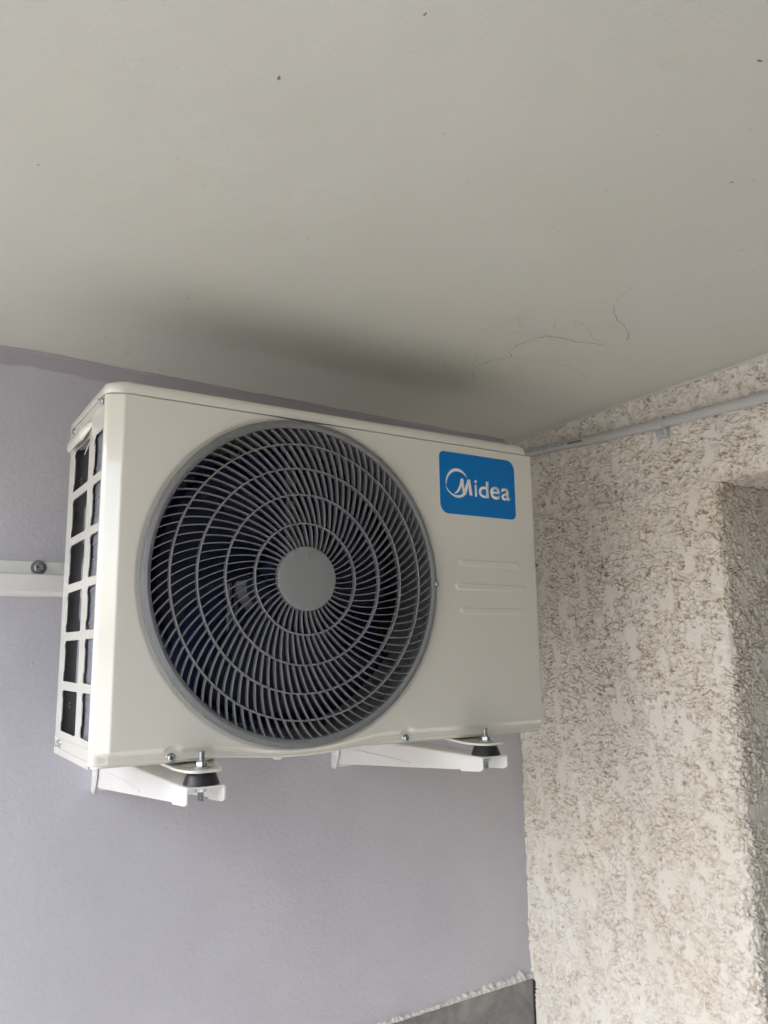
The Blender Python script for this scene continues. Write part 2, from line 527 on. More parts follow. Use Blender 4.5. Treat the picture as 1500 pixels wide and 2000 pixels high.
# stucco wall on the right: one relief sheet that turns the corner into a window recess, and one above the recess
def relief(a, b):
    """height (m) and dirt (0..1) of a knocked-down stucco at wall coordinates a (along), b (up)"""
    wa = a + 0.009 * pn(a / 0.028, b / 0.028, 1) + 0.0036 * pn(a / 0.010, b / 0.010, 2)
    wb = b + 0.009 * pn(a / 0.028, b / 0.028, 3) + 0.0036 * pn(a / 0.010, b / 0.010, 4)
    patch = pn(a / 0.042, b / 0.075, 5) + 0.60 * pn(a / 0.020, b / 0.030, 6) + 0.35 * pn(a / 0.008, b / 0.011, 7)
    rough = sst(-0.56, -0.06, -patch + 0.05)
    f1, f2, cid = worley(wa / 0.0118, wb / 0.0088, 1)
    g1, g2, gid = worley(wa / 0.0066, wb / 0.0055, 2)
    gate = sst(-0.18, 0.22, pn(a / 0.020, b / 0.013, 10) + 0.5 * pn(a / 0.007, b / 0.006, 20))
    gate2 = sst(-0.20, 0.35, pn(a / 0.013, b / 0.010, 11))
    c1 = (1 - sst(0.04, 0.27, f2 - f1)) * (0.12 + 0.88 * gate)
    c2 = (1 - sst(0.03, 0.26, g2 - g1)) * gate2 * 0.8
    cre = np.maximum(c1, c2) * rough
    lump = 1.1 * (cid - 0.5) + 0.55 * (0.45 - f1) + 0.35 * gate2 * (gid - 0.5) + 0.3 * pn(wa / 0.004, wb / 0.004, 13)
    h = 0.0036 * rough * lump - 0.0046 * cre + 0.0012 * rough + 0.0012 * pn(a / 0.08, b / 0.09, 14) + 0.0003 * pn(a / 0.006, b / 0.009, 15)
    pits = sst(0.74, 0.86, pn(a / 0.011, b / 0.011, 16) * 1.15)
    h -= 0.003 * pits
    blot = sst(-0.25, 0.35, pn(a / 0.09, b / 0.075, 17) + 0.4 * pn(a / 0.03, b / 0.03, 18))
    clump = sst(-0.30, 0.30, pn(a / 0.030, b / 0.022, 23) + 0.5 * pn(a / 0.011, b / 0.009, 24))
    dirt = np.minimum(1, cre * 1.25) * (0.35 + 0.65 * clump) * (0.72 + 0.28 * blot) + 0.14 * rough * sst(0.05, 0.6, -lump) * blot
    dirt = np.clip((dirt + 0.7 * pits) * (0.62 + 0.38 * sst(-0.45, 0.15, b + 0.08 * pn(a / 0.07, b / 0.07, 19))), 0, 1)
    return h, dirt, 1 - rough
st = 0.0016
rc = 0.020
L1 = YW + 0.03 - (YE + rc)             # straight run along the wall, then the arc, then the recess cheek
arc = rc * PI / 2
L2 = 0.30
sv = np.arange(0, L1 + arc + L2, st)
zb_ = np.concatenate([[FLOOR], np.linspace(-0.66, ZL, int((ZL + 0.66) / st))])
SS, ZZ = np.meshgrid(sv, zb_, indexing='ij')
h, dirt, flat_ = relief(SS, ZZ)
edge = np.exp(-((SS - L1 - arc / 2) / 0.014) ** 2)
h = h + edge * 0.004 * pn(ZZ / 0.03, SS * 0 + .3, 21) + edge * 0.002 * pn(ZZ / 0.011, SS * 0 + .3, 22)
cheek_top = sst(L1 + 0.002, L1 + 0.02, SS) * (1 - sst(0.02, 0.16, ZL - ZZ + 0.03 * pn(SS / 0.02, ZZ / 0.02, 25)))  # extra brown towards the top of the recess cheek
dirt = np.clip(dirt + 0.2 * cheek_top * (0.5 + 0.5 * sst(-0.3, 0.3, pn(SS / 0.012, ZZ / 0.012, 26))), 0, 1)
dirt = np.clip(dirt * np.where(SS > L1 + 0.01, 1.05, 1.0), 0, 1)
yb = np.where(SS < L1, YW + 0.03 - SS, np.where(SS < L1 + arc, YE + rc - rc * np.sin(np.clip((SS - L1) / rc, 0, PI / 2)), YE))
xb = np.where(SS < L1, 0, np.where(SS < L1 + arc, rc - rc * np.cos(np.clip((SS - L1) / rc, 0, PI / 2)), rc + SS - L1 - arc))
th = np.clip((SS - L1) / rc, 0, PI / 2)
nx, ny = -np.cos(th), -np.sin(th)
P = np.stack([XR + 0.0023 * (YW - yb) + xb + nx * h, yb + ny * h, ZZ], -1)
sw = gridmesh('wall_right', P, M_STUCCO, None, attr=('dirt', dirt, 'flat', flat_), flip=True)
tag(sw, 'rough cream stucco wall with brown dirt in its hollows', 'wall')
# upper sheet: from the back corner past the recess, bottom edge rolling into the lintel soffit
y2 = np.arange(0, YW + 0.03 + 1.35, 0.0019)
ztop = 0.665
run = ztop - ZL
tv = np.concatenate([np.arange(0, run - rc, st), run - rc + np.linspace(0, arc, 12), run - rc + arc + np.arange(st, 0.30, st * 2)])
SS, TT = np.meshgrid(y2, tv, indexing='ij')
Lz = run - rc
th = np.clip((TT - Lz) / rc, 0, PI / 2)
zz = np.where(TT < Lz, ztop - TT, np.where(TT < Lz + arc, ZL + rc - rc * np.sin(th), ZL))
xx = np.where(TT < Lz, 0, np.where(TT < Lz + arc, rc - rc * np.cos(th), rc + TT - Lz - arc))
yy = YW + 0.03 - SS
h, dirt, flat_ = relief(SS, np.where((YW + 0.03 - SS > YE + 0.003) & (ztop - TT < ZL), ZL, ztop - TT))
edge = np.exp(-((TT - Lz - arc / 2) / 0.014) ** 2)
h = h + edge * (0.004 * pn(SS / 0.035, SS * 0 + .3, 31) + 0.002 * pn(SS / 0.011, SS * 0 + .3, 32))
dirt = np.clip(dirt + 0.3 * sst(Lz + 0.004, Lz + 0.018, TT) * (0.6 + 0.4 * sst(-0.3, 0.3, pn(SS / 0.012, TT / 0.012, 27))), 0, 1)  # extra brown where the edge rolls into the soffit
flatz = yy > YE + 0.003                  # beside the recess the sheet runs straight down
zz = np.where(flatz, np.maximum(ztop - TT, ZL), zz)
xx = np.where(flatz, 0, xx)
th = np.where(flatz, 0, th)
h = np.where(flatz, h - edge * (0.004 * pn(SS / 0.035, SS * 0 + .3, 31) + 0.002 * pn(SS / 0.011, SS * 0 + .3, 32)), h)
nx, nz = -np.cos(th), -np.sin(th)
P = np.stack([XR + 0.0023 * (YW - yy) + xx + nx * h, yy, zz + nz * h], -1)
keep = ~((yy[1:, 1:] > YE + 0.003) & (TT[:-1, :-1] > run))
gridmesh('lintel_face', P, M_STUCCO, sw, mask=keep, attr=('dirt', dirt, 'flat', flat_))
boxm('leak_block', XR + 0.016, XR + 0.28, YE + 0.03, YW + 0.15, FLOOR, 0.66, M_OUT, sw)  # unseen box added behind the sheets to stop light leaking through the seam
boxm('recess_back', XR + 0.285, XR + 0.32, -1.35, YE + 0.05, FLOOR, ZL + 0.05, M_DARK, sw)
boxm('wall_pier', XR + 0.003, XR + 0.30, YF, -1.31, FLOOR, 0.66, M_OUT, sw)
# plaster smear where the ceiling meets the stucco
ys = np.arange(-1.0, YW, 0.004)
P = np.zeros((len(ys), 5, 3))
a = 0.004 + 0.003 * np.clip(pn(ys * 22, ys * 0 + .2, 41), -1, 1) + 0.006 * sst(0.25, 0.43, ys)
b = 0.009 + 0.006 * np.clip(pn(ys * 14, ys * 0 + .2, 42), -1, 1)
for j, t in enumerate(np.linspace(0, 1, 5)):
    k = (1 - t) ** 2; k2 = t ** 2
    P[:, j, 0] = XR + 0.0023 * (YW - ys) - 0.0015 - b * k
    P[:, j, 1] = ys
    P[:, j, 2] = 0.6498 - 0.0178 * (P[:, j, 0] - XR) - 0.0004 - a * k2
gridmesh('plaster_fillet', P, M_CEIL, ceil)

# floor, parapet on the open side, unseen end wall, ground outside
fl = boxm('floor', XL - 0.16, XR + 0.05, YF, YW, FLOOR - 0.2, FLOOR, M_FLOOR)
tag(fl, None, None, None, 'structure')
pp = boxm('parapet_wall', XL - 0.14, XL, YF, YW - 0.002, FLOOR, FLOOR + 0.30, M_OUT)
tag(pp, 'pale rendered parapet along the open side of the balcony', 'wall')
ew = boxm('wall_end', XL - 0.14, 1.6, YF - 0.2, YF - 0.002, FLOOR, 0.66, M_BRICK)  # drawn in close and darkened to cut light from behind the camera
tag(ew, 'unseen dull end wall drawn in close to cut the light', 'wall')
g = mo('ground', [(-900, -900, -5), (900, -900, -5), (900, 900, -5), (-900, 900, -5)], [(0, 1, 2, 3)], M_GROUND)
tag(g, None, None, None, 'structure')

# ------------------------------------------------------------------ grey wall tile and the torn plaster above it
tl = empty('wall_tile', (0.72, YW, zt(0.72)))
tag(tl, 'dark grey stone-look wall tile in the bottom corner', 'tile')
x0, x1 = 0.40, XR - 0.006
v = []
for y in (YW - 0.001, YW - 0.0105):
    for x, z in ((x0, zt(x0) - 0.30), (x1, zt(x1) - 0.30), (x1, zt(x1)), (x0, zt(x0))):
        v.append((x - 0.72, y - YW, z - zt(0.72)))
t_o = mo('tile_face', v, [(0, 1, 2, 3), (4, 5, 6, 7), (0, 1, 5, 4), (1, 2, 6, 5), (2, 3, 7, 6), (3, 0, 4, 7)], M_TILE, tl)
boxm('joint_gap', XR - 0.0055, XR + 0.004, YW - 0.012, YW - 0.001, -0.95, zt(XR) - 0.004, M_INK, tl, loc=(-0.72, -YW, -zt(0.72)))
# torn plaster band: ragged top edge, lumpy face
xs = np.arange(0.40, XR - 0.001, 0.0012)
rag = 0.0062 + 0.0030 * pn(xs / 0.03, xs * 0 + .4, 51) + 0.0022 * pn(xs / 0.011, xs * 0 + .4, 52)
rag += 0.0095 * sst(0.78, 1.0, xs) * (0.35 + np.abs(pn(xs / 0.026, xs * 0, 53)) * 1.9)
rag *= (1 - 0.55 * sst(0.25, 0.4, pn(xs / 0.018, xs * 0 + .1, 54)))
rag = np.maximum(rag, 0.003)
nj = 7
P = np.zeros((len(xs), nj, 3))
ztv = -0.5906 + 0.0130 * (xs - 1.0827)
for j in range(nj):
    t = j / (nj - 1)
    P[:, j, 0] = xs
    P[:, j, 2] = ztv - 0.0005 + rag * t
    d = 0.0078 * (1 - t) ** 0.5 + 0.0034 * pn(xs / 0.009, (P[:, j, 2] - ztv) / 0.006, 55) * (0 < j < nj - 1) + 0.0012
    P[:, j, 1] = YW - (d if j < nj - 1 else 0.0)
pb = gridmesh('plaster_edge', P, M_PLAST, None, smooth=False)
tag(pb, 'torn strip of raw cream plaster above the grey tile', 'plaster')

# ================================================================== THE AIR CONDITIONER
ac = empty('outdoor_unit', (0, 0, 0))
tag(ac, 'cream outdoor air conditioner unit with round grey fan grille and blue logo sticker', 'air conditioner')

# ---- front panel: pressed sheet with chamfered corner, flare round the fan, ribs, rolled bottom lip
def qb(a, b, c, n):
    return [tuple((1 - t) ** 2 * np.array(a) + 2 * t * (1 - t) * np.array(b) + t * t * np.array(c)) for t in np.linspace(0, 1, n)]
plan = [(0.0018, 0.0225), (0.0006, 0.0200)] + qb((0.0004, 0.0185), (0.0006, 0.0140), (0.0042, 0.0113), 7)
plan += [(0.0042 + (0.0198 - 0.0042) * t, 0.0113 + (0.0011 - 0.0113) * t) for t in np.linspace(0.1, 0.95, 7)]
plan += qb((0.0198, 0.0011), (0.0214, 0.0), (0.0234, 0.0), 6)
fx_ = np.concatenate([np.arange(0.0258, 0.56, 0.0019), np.arange(0.56, 0.725, 0.0011), np.arange(0.725, W - 0.004, 0.002)])
plan += [(x, 0.0) for x in fx_]
plan += qb((W - 0.0038, 0.0), (W, 0.0), (W, 0.0038), 6) + [(W, 0.02), (W, DEP)]
plan = np.array(plan)
tz = np.concatenate([np.arange(0, 0.024, 0.0007), np.arange(0.024, 0.19, 0.0021), np.arange(0.19, 0.29, 0.0009), np.arange(0.29, 0.4778, 0.0021), [0.4789]])
PX, TZ = np.meshgrid(plan[:, 0], tz, indexing='ij')
PY = np.repeat(plan[:, 1][:, None], len(tz), 1)
bul = np.where(np.abs(PX - CX) < 0.165, np.cos((PX - CX) / 0.165 * PI / 2) ** 2, 0)
zbot = -0.0085 * bul
top_s = 1.0
PZ = zbot * (1 - TZ / tz[-1]) + TZ
tb = 0.0168 - 0.0085 * bul
tt = 0.0092 - 0.0042 * bul
rec = 1 - sst(0, 1, (PZ - zbot - tt) / (tb - tt))
for sx in (0.1006, 0.4656):
    dd = np.hypot(PX - sx, (PZ - 0.002))
    rec = np.maximum(rec, 1 - sst(0.0125, 0.0185, dd))
onf = sst(0.003, 0.024, PX)
lipcurl = np.exp(-((PZ - zbot - 0.001) / 0.0016) ** 2) * 0.0012
dy = rec * 0.0075 * onf - lipcurl * onf
rr = np.hypot(PX - CX, PZ - CZ)
flare = (1 - sst(0.2374, 0.2440, rr)) * (1 - 0.75 * rec)
dy += 0.0026 * flare * (1 - rec)
for z0, xa, xb_ in ((0.2780, 0.5790, 0.7000), (0.2385, 0.5700, 0.7120), (0.1985, 0.5785, 0.7000)):
    cxx = np.clip(PX, xa, xb_)
    dd = np.hypot(PX - cxx, PZ - (z0 - 0.004 * (PX - 0.64) / 0.12 * 0))
    dy -= 0.0016 * (1 - sst(0.0030, 0.0056, dd)) * (PX > 0.5)
dy += 0.00045 * pn(PX / 0.21, PZ / 0.18, 61)       # sheet metal is never quite flat
front = (PY < 0.0005) | (rec > 0.01)
PYd = PY + dy * np.where(PY < 0.019, 1, 0)
# keep the outline of the sheet from drifting on the right return
P = np.stack([PX, PYd, PZ], -1)
cen = 0.25 * (P[:-1, :-1] + P[1:, :-1] + P[1:, 1:] + P[:-1, 1:])
hole = (np.hypot(cen[..., 0] - CX, cen[..., 2] - CZ) < 0.2305) & (cen[..., 1] < 0.03)
fp = gridmesh('front_panel', P, M_CASE, ac, mask=~hole)
sm = fp.modifiers.new('sheet', 'SOLIDIFY'); sm.thickness = 0.0012; sm.offset = 1

def screw(parent, loc, axis, s=1.0, hexh=False):
    """washer-head screw whose head looks along axis"""
    o = empty('screw')
    wv = lathe('washer', [(0.0005, 0), (0.0062, 0), (0.0064, -0.0008), (0.0058, -0.0014), (0.0005, -0.0016)], M_ZINC, None, 24, 'y', False)
    if hexh:
        hd = lathe('head', [(0.0003, -0.0012), (0.0044, -0.0012), (0.0046, -0.0046), (0.0038, -0.0052), (0.0003, -0.0050)], M_ZINC, None, 6, 'y', False, sharp=20)
    else:
        hd = lathe('head', [(0.0003, -0.0012), (0.0047, -0.0012), (0.0045, -0.0030), (0.0034, -0.0041), (0.0015, -0.0044), (0.0003, -0.0044)], M_ZINC, None, 20, 'y', False)
    parts = [wv, hd]
    if not hexh:
        parts.append(boxm('slot', -0.0026, 0.0026, -0.00465, -0.004, -0.0005, 0.0005, M_INK))
        parts.append(boxm('slot', -0.0005, 0.0005, -0.00466, -0.004, -0.0026, 0.0026, M_INK))
    # join into one mesh so that a screw is one sub-part
    b = bmesh.new()
    mats = []
    for p in parts:
        mt = p.data.materials[0]
        if mt not in mats: mats.append(mt)
        n0 = len(b.faces)
        b.from_mesh(p.data)
        b.faces.ensure_lookup_table()
        for fc in b.faces[n0:]: fc.material_index = mats.index(mt)
    rot = Vector((0, -1, 0)).rotation_difference(Vector(axis)).to_matrix().to_4x4()
    bmesh.ops.transform(b, matrix=rot @ Matrix.Diagonal((s, s, s, 1)) @ Matrix.Rotation(random.uniform(0, 1.5), 4, 'Y'), verts=b.verts)
    me = bpy.data.meshes.new('screw')
    b.to_mesh(me); b.free()
    for mt in mats: me.materials.append(mt)
    for p in parts: bpy.data.objects.remove(p)
    bpy.data.objects.remove(o)
    me.set_sharp_from_angle(angle=R(30))
    return link('screw', me, None, parent, False, loc)
screw(fp, (0.1006, 0.0070, 0.0028), (0, -1, 0), 1.05)
screw(fp, (0.4656, 0.0070, 0.0028), (0, -1, 0), 1.05)

# ---- top cover
def cover_loop(off, z, r=0.026):
    L = rrect(0.0 - off, W - 0.004 + off, -0.0006 - off, DEP + 0.002, (r, 0.024, 0.006, 0.006), 8)
    return [(x, y, z) for x, y in L]
loops = [cover_loop(0.0006, 0.4796), cover_loop(0.0022, 0.4796), cover_loop(0.0026, 0.4802), cover_loop(0.0022, 0.4890), cover_loop(0.0008, 0.4935), cover_loop(-0.0030, 0.4965), cover_loop(-0.009, 0.4978)]
tc = loft('top_cover', loops, M_CASE, ac, sharp=50)
loft('cover_flange', [[(-0.0016, y, z) for y, z in ((0.024, 0.4785), (0.200, 0.4785), (0.192, 0.4655), (0.034, 0.4655))],
                      [(0.0002, y, z) for y, z in ((0.024, 0.4785), (0.200, 0.4785), (0.192, 0.4655), (0.034, 0.4655))]], M_CASE, tc)
screw(tc, (-0.0016, 0.0300, 0.4735), (-1, 0, 0), 0.95, True)
screw(tc, (-0.0012, 0.2060, 0.4735), (-1, 0, 0), 0.95, True)
boxm('cover_tab', -0.0012, 0.0006, 0.200, 0.2335, 0.458, 0.4785, M_CASE, tc, 0.0004)

# ---- side panel with two columns of six openings
PITCH = 0.0697
def opening(ya, yb, z0, z1):
    """front edge plain with round corners, rear edge stepped"""
    r = 0.004
    return [(ya + r, z0), (yb - 0.003, z0 + 0.001), (yb, z0 + 0.005), (yb, z0 + 0.011), (yb - 0.0045, z0 + 0.0165), (yb - 0.0045, z1 - 0.013),
            (yb - 0.0005, z1 - 0.009), (yb - 0.0005, z1 - 0.004), (yb - 0.006, z1), (ya + r, z1), (ya + r * 0.3, z1 - r * 0.3), (ya, z1 - r),
            (ya, z0 + r), (ya + r * 0.3, z0 + r * 0.3)]
holes = []
for k in range(6):
    z0 = 0.0285 + PITCH * k
    holes.append(opening(0.0240, 0.0775, z0, z0 + 0.0580))
    if k < 5: holes.append(opening(0.1040, 0.2070, z0, z0 + 0.0580))
    else: holes.append(opening(0.1040, 0.2070, z0, z0 + 0.064))
outer = [(0.0165, 0.004), (0.2325, 0.004), (0.2350, 0.0065), (0.2350, 0.4765), (0.0165, 0.4765)]
sp = plate('side_panel', [outer] + holes, lambda a, b, d: (0.0004 + d, a, b), 0.0020, M_CASE, ac)
bv = sp.modifiers.new('edge', 'BEVEL'); bv.width = 0.0006; bv.segments = 2; bv.limit_method = 'ANGLE'; bv.angle_limit = R(50)
# rolled corner post at the rear edge, and a step line near the base
boxm('rear_post', 0.0005, 0.012, 0.2352, 0.2372, 0.004, 0.4765, M_CASE, sp, 0.0006)
boxm('base_fold', -0.0010, 0.0003, 0.018, 0.234, 0.0170, 0.0195, M_CASE, sp, 0.0004)
screw(sp, (0.0002, 0.1990, 0.0120), (-1, 0, 0), 0.95, True)
# lifting handle hood
def hood(y, s, dz=0.0):
    pr = [(0.0008, 0.4660), (-0.0045, 0.4625), (-0.0100, 0.4560), (-0.0122, 0.4500), (-0.0122, 0.4415), (-0.0098, 0.4375), (-0.0070, 0.4380),
          (-0.0080, 0.4430), (-0.0080, 0.4490), (-0.0060, 0.4545), (0.0008, 0.4600)]
    return [(0.0008 + (x - 0.0008) * s, y, 0.4640 + (z - 0.4640) * (0.35 + 0.65 * s) + dz) for x, z in pr]
hd = loft('handle', [hood(0.094, 0.03), hood(0.102, 0.42), hood(0.112, 0.92), hood(0.120, 1.0), hood(0.196, 1.0), hood(0.204, 0.94), hood(0.2105, 0.66), hood(0.2145, 0.2)], M_CASE, sp, sharp=60)
mp = boxm('handle_tray', 0.0, 0.026, 0.108, 0.206, 0.0, 0.0016, M_CASE_IN, hd, 0, (0.0030, 0, 0.4440))
mp.rotation_euler = (0, R(-14), 0)
for i in range(3):
    s_ = boxm('vent_slot', 0.004 + 0.006 * i, 0.007 + 0.006 * i, 0.125 + 0.012 * i, 0.150 + 0.012 * i, -0.0006, -0.0001, M_INK, hd, 0, (0.0030, 0, 0.4440))
    s_.rotation_euler = (0, R(-14), 0)
ti = boxm('cable_tie', -0.0006, 0.0006, -0.001, 0.001, -0.022, 0.0, M_TIE, sp, 0.0003, (0.003, 0.113, 0.4385))
ti.rotation_euler = (R(24), R(14), 0)

# ---- base pan with its fold
bp = empty('base_pan'); bp.parent = ac
loft('pan', [[(x, y, z) for x, y in rrect(0.0022, W - 0.002, 0.0085, DEP, (0.010, 0.004, 0.004, 0.004), 4)] for z in (-0.0035, 0.0155)], M_CASE, bp)
boxm('pan_edge', -0.0004, 0.0016, 0.018, DEP + 0.001, -0.0045, 0.0040, M_CASE, bp, 0.0005)

# ---- rear guard and inner parts seen through the openings
gh = [[(0.0046, 0.010), (0.100, 0.010), (0.100, 0.470), (0.0046, 0.470)],
      rrect(0.0235, 0.080, 0.302, 0.364, 0.006), rrect(0.0235, 0.080, 0.186, 0.284, 0.006), rrect(0.0235, 0.080, 0.092, 0.166, 0.006)]
rg = plate('rear_guard', gh, lambda a, b, d: (a, 0.2285 + d, b), 0.0012, M_GUARD, ac)
for z in (0.402, 0.0625):
    mk = boxm('mark', 0.0155, 0.0175, 0.2278, 0.2284, z - 0.004, z - 0.0005, M_WHITE, rg)
    mk = boxm('mark', 0.0155, 0.0175, 0.2278, 0.2284, z + 0.0015, z + 0.005, M_WHITE, rg)
    mk = boxm('mark', 0.0110, 0.0150, 0.2280, 0.2284, z + 0.0002, z + 0.0008, M_WHITE, rg)
boxm('rear_panel', 0.1005, W - 0.002, 0.2300, 0.2340, 0.000, 0.476, M_DARK, ac)
co = boxm('condenser_coil', 0.0900, 0.520, 0.170, 0.190, 0.016, 0.472, M_NAVY, ac)
boxm('coil_leg', 0.0060, 0.030, 0.0200, 0.1000, 0.016, 0.472, M_FINS, co)
boxm('coil_return', 0.0302, 0.0895, 0.0975, 0.1050, 0.016, 0.472, M_NAVY, co)
for k in range(21):
    boxm('tube', 0.0050, 0.00595, 0.0205, 0.0995, 0.028 + 0.0212 * k, 0.0305 + 0.0212 * k, M_FINS, co)
boxm('partition', 0.522, 0.524, 0.012, 0.228, 0.016, 0.474, M_DARK, ac)

# ---- fan grille: domed, rim + rings + curved spokes + cap
gr = empty('fan_grille', (CX, 0, CZ)); gr.parent = ac
def dome(r): return -0.0098 - 0.0062 * (1 - (r / 0.2245) ** 2)
lathe('rim', [(0.2362, 0.004), (0.2374, -0.0030), (0.2366, -0.0062), (0.2342, -0.0074), (0.2335, -0.0106), (0.2300, -0.0122), (0.2270, -0.0116), (0.2246, -0.0094), (0.2238, -0.0015), (0.2250, 0.006), (0.2290, 0.008)],
      M_RIM, gr, 220)
RR = [0.0462, 0.0805, 0.1231, 0.1627, 0.1994, 0.2243]
for r in RR[1:5]:
    yf = dome(r) - 0.0004
    lathe('ring', [(r - 0.0010, yf + 0.0005), (r - 0.0004, yf), (r + 0.0004, yf), (r + 0.0010, yf + 0.0005), (r + 0.0009, yf + 0.0088), (r - 0.0009, yf + 0.0088)], M_GRILLE, gr, 160)
yh = dome(0.0462)
lathe('hub_cap', [(0.0002, yh - 0.0014), (0.030, yh - 0.0013), (0.0440, yh - 0.0010), (0.0459, yh - 0.0004), (0.0466, yh + 0.0010), (0.0466, yh + 0.010), (0.0440, yh + 0.010)], M_HUB, gr, 96, 'y', False)
boxm('mould_mark', 0.0010, 0.0018, yh - 0.0018, yh - 0.0008, 0.026, 0.030, M_GREYMET, gr)
boxm('mould_mark', -0.0016, -0.0008, yh - 0.0018, yh - 0.0008, 0.033, 0.040, M_GREYMET, gr)
SL = [(0.0462, 6), (0.0805, 17), (0.1231, 22), (0.1627, 25), (0.1994, 32), (0.2243, 42)]
def slant(r):
    for (a, b), (c, d) in zip(SL[:-1], SL[1:]):
        if r <= c: return R(b + (d - b) * (r - a) / (c - a))
    return R(42)
def spoke_data(ra, rb, th0=0.0):
    n = 8
    v, f = [], []
    rs = np.linspace(ra, rb, n)
    thv = th0
    pts = []
    for i, r in enumerate(rs):
        if i: thv += math.tan(slant((r + rs[i - 1]) / 2)) / ((r + rs[i - 1]) / 2) * (r - rs[i - 1])
        pts.append((r, thv))
    for r, t in pts:
        sl = slant(r)
        d = (math.cos(t + sl), math.sin(t + sl))
        nrm = (-d[1], d[0])
        cx, cz = r * math.cos(t), r * math.sin(t)
        yf = dome(r)
        for s, y in ((-0.0004, yf), (0.0004, yf), (0.00062, yf + 0.0006), (0.00045, yf + 0.0092), (-0.00045, yf + 0.0092), (-0.00062, yf + 0.0006)):
            v.append((cx + nrm[0] * s, y, cz + nrm[1] * s))
    for i in range(n - 1):
        for p in range(6):
            q = (p + 1) % 6
            f.append((i * 6 + p, i * 6 + q, i * 6 + 6 + q, i * 6 + 6 + p))
    return v, f
BN = [46, 64, 81, 91, 96]
OFF = [0.03, 0.02, 0.045, 0.01, 0.03]
inner_v, inner_f = [], []
for bnd in (4, 3, 2, 1, 0):
    ra, rb = RR[bnd] - 0.0003, RR[bnd + 1] + 0.0003
    v, f = spoke_data(ra, rb)
    me = None
    for k in range(BN[bnd]):
        ang = OFF[bnd] + 2 * PI * k / BN[bnd]
        single = bnd >= 2 or (bnd == 1 and k < 32)
        if single:
            if me is None:
                o = mo('spoke', v, f, M_GRILLE, gr, False, sharp=25)
                me = o.data
            else: o = link('spoke', me, None, gr)
            o.rotation_euler = (0, -ang, 0)
        else:
            n0 = len(inner_v)
            ca, sa = math.cos(ang), math.sin(ang)
            inner_v += [(x * ca - z * sa, y, x * sa + z * ca) for x, y, z in v]
            inner_f += [tuple(i + n0 for i in q) for q in f]
tag(mo('inner_spokes', inner_v, inner_f, M_GRILLE, gr, False, sharp=25), None, None, None, 'stuff')
screw(gr, (0.2335, -0.0098, 0.0005), (0, -1, 0), 0.72)
lathe('screw_boss', [(0.0002, -0.0095), (0.0060, -0.0095), (0.0066, -0.0085), (0.0066, 0.002)], M_GRILLE, gr, 24, 'y', False, loc=(0.2335, 0, 0.0005))

# ---- fan shroud, fan, motor behind the grille
lathe('fan_shroud', [(0.2300, 0.0075), (0.2275, 0.0085), (0.2225, 0.014), (0.2175, 0.024), (0.2155, 0.036), (0.2155, 0.078), (0.2175, 0.0785), (0.2185, 0.030), (0.230, 0.012)], M_SHROUD, ac, 160, loc=(CX, 0, CZ), sharp=45)
fan = empty('fan', (CX, 0.055, CZ)); fan.parent = ac
lathe('fan_hub', [(0.0002, -0.020), (0.040, -0.018), (0.048, -0.008), (0.050, 0.035), (0.0002, 0.035)], M_BLACK, fan, 48, 'y', False)
for k in range(3):
    nr, na = 14, 16
    P = np.zeros((nr, na, 3))
    for i in range(nr):
        r = 0.046 + (0.205 - 0.046) * i / (nr - 1)
        u = i / (nr - 1)
        for j in range(na):
            t = j / (na - 1)
            an = 2 * PI * k / 3 + 0.35 + (t - 0.5) * (1.25 + 0.45 * u) + 0.35 * u ** 2
            P[i, j] = (r * math.cos(an), (t - 0.5) * -0.055 * (1 - 0.25 * u) + 0.008 + 0.010 * math.sin(PI * t), r * math.sin(an))
    b_ = gridmesh('blade', P, M_BLACK, fan)
    s2 = b_.modifiers.new('thick', 'SOLIDIFY'); s2.thickness = 0.003
mtr = lathe('fan_motor', [(0.0002, 0.095), (0.042, 0.095), (0.047, 0.100), (0.047, 0.140), (0.0002, 0.140)], M_GREYMET, ac, 40, 'y', False, loc=(CX, 0, CZ))
for dx in (-0.055, -0.045, 0.045, 0.055):
    boxm('mount_rail', CX + dx - 0.0025, CX + dx + 0.0025, 0.141, 0.150, 0.016, 0.474, M_GREYMET, mtr, 0.0008, loc=(-CX, 0, -CZ))

# ---- logo sticker
stk = plate('logo_sticker', [rrect(0.5375, 0.7020, 0.3590, 0.4650, (0.0175, 0.0100, 0.0175, 0.0095), 7)], lambda a, b, d: (a, -0.0016 + d, b), 0.0012, M_BLUE, ac)
plate('sticker_border', [rrect(0.5368, 0.7027, 0.3583, 0.4657, (0.0181, 0.0106, 0.0181, 0.0101), 7)], lambda a, b, d: (a, -0.0011 + d, b), 0.0008, M_WHITE, stk)
ring_up = [(0.55044, 0.40777), (0.54956, 0.4141), (0.55091, 0.42071), (0.55391, 0.4262), (0.55862, 0.43198), (0.56476, 0.43604), (0.57149, 0.43788), (0.57801, 0.43773), (0.58433, 0.43566), (0.58984, 0.4315), (0.59316, 0.42766), (0.59535, 0.42343), (0.59162, 0.42697), (0.58755, 0.42982), (0.58184, 0.43217), (0.57534, 0.43283), (0.56878, 0.43209), (0.5627, 0.42913), (0.55722, 0.42416), (0.55394, 0.41918), (0.55173, 0.41318), (0.55095, 0.40787)]
ring_lo = [(0.54888, 0.40678), (0.55105, 0.40205), (0.55422, 0.3973), (0.55882, 0.39305), (0.56496, 0.38938), (0.5713, 0.38762), (0.57711, 0.38737), (0.58302, 0.38882), (0.58412, 0.39473), (0.57898, 0.39237), (0.5731, 0.39142), (0.56741, 0.39197), (0.56109, 0.39413), (0.55567, 0.39819), (0.55179, 0.40274)]
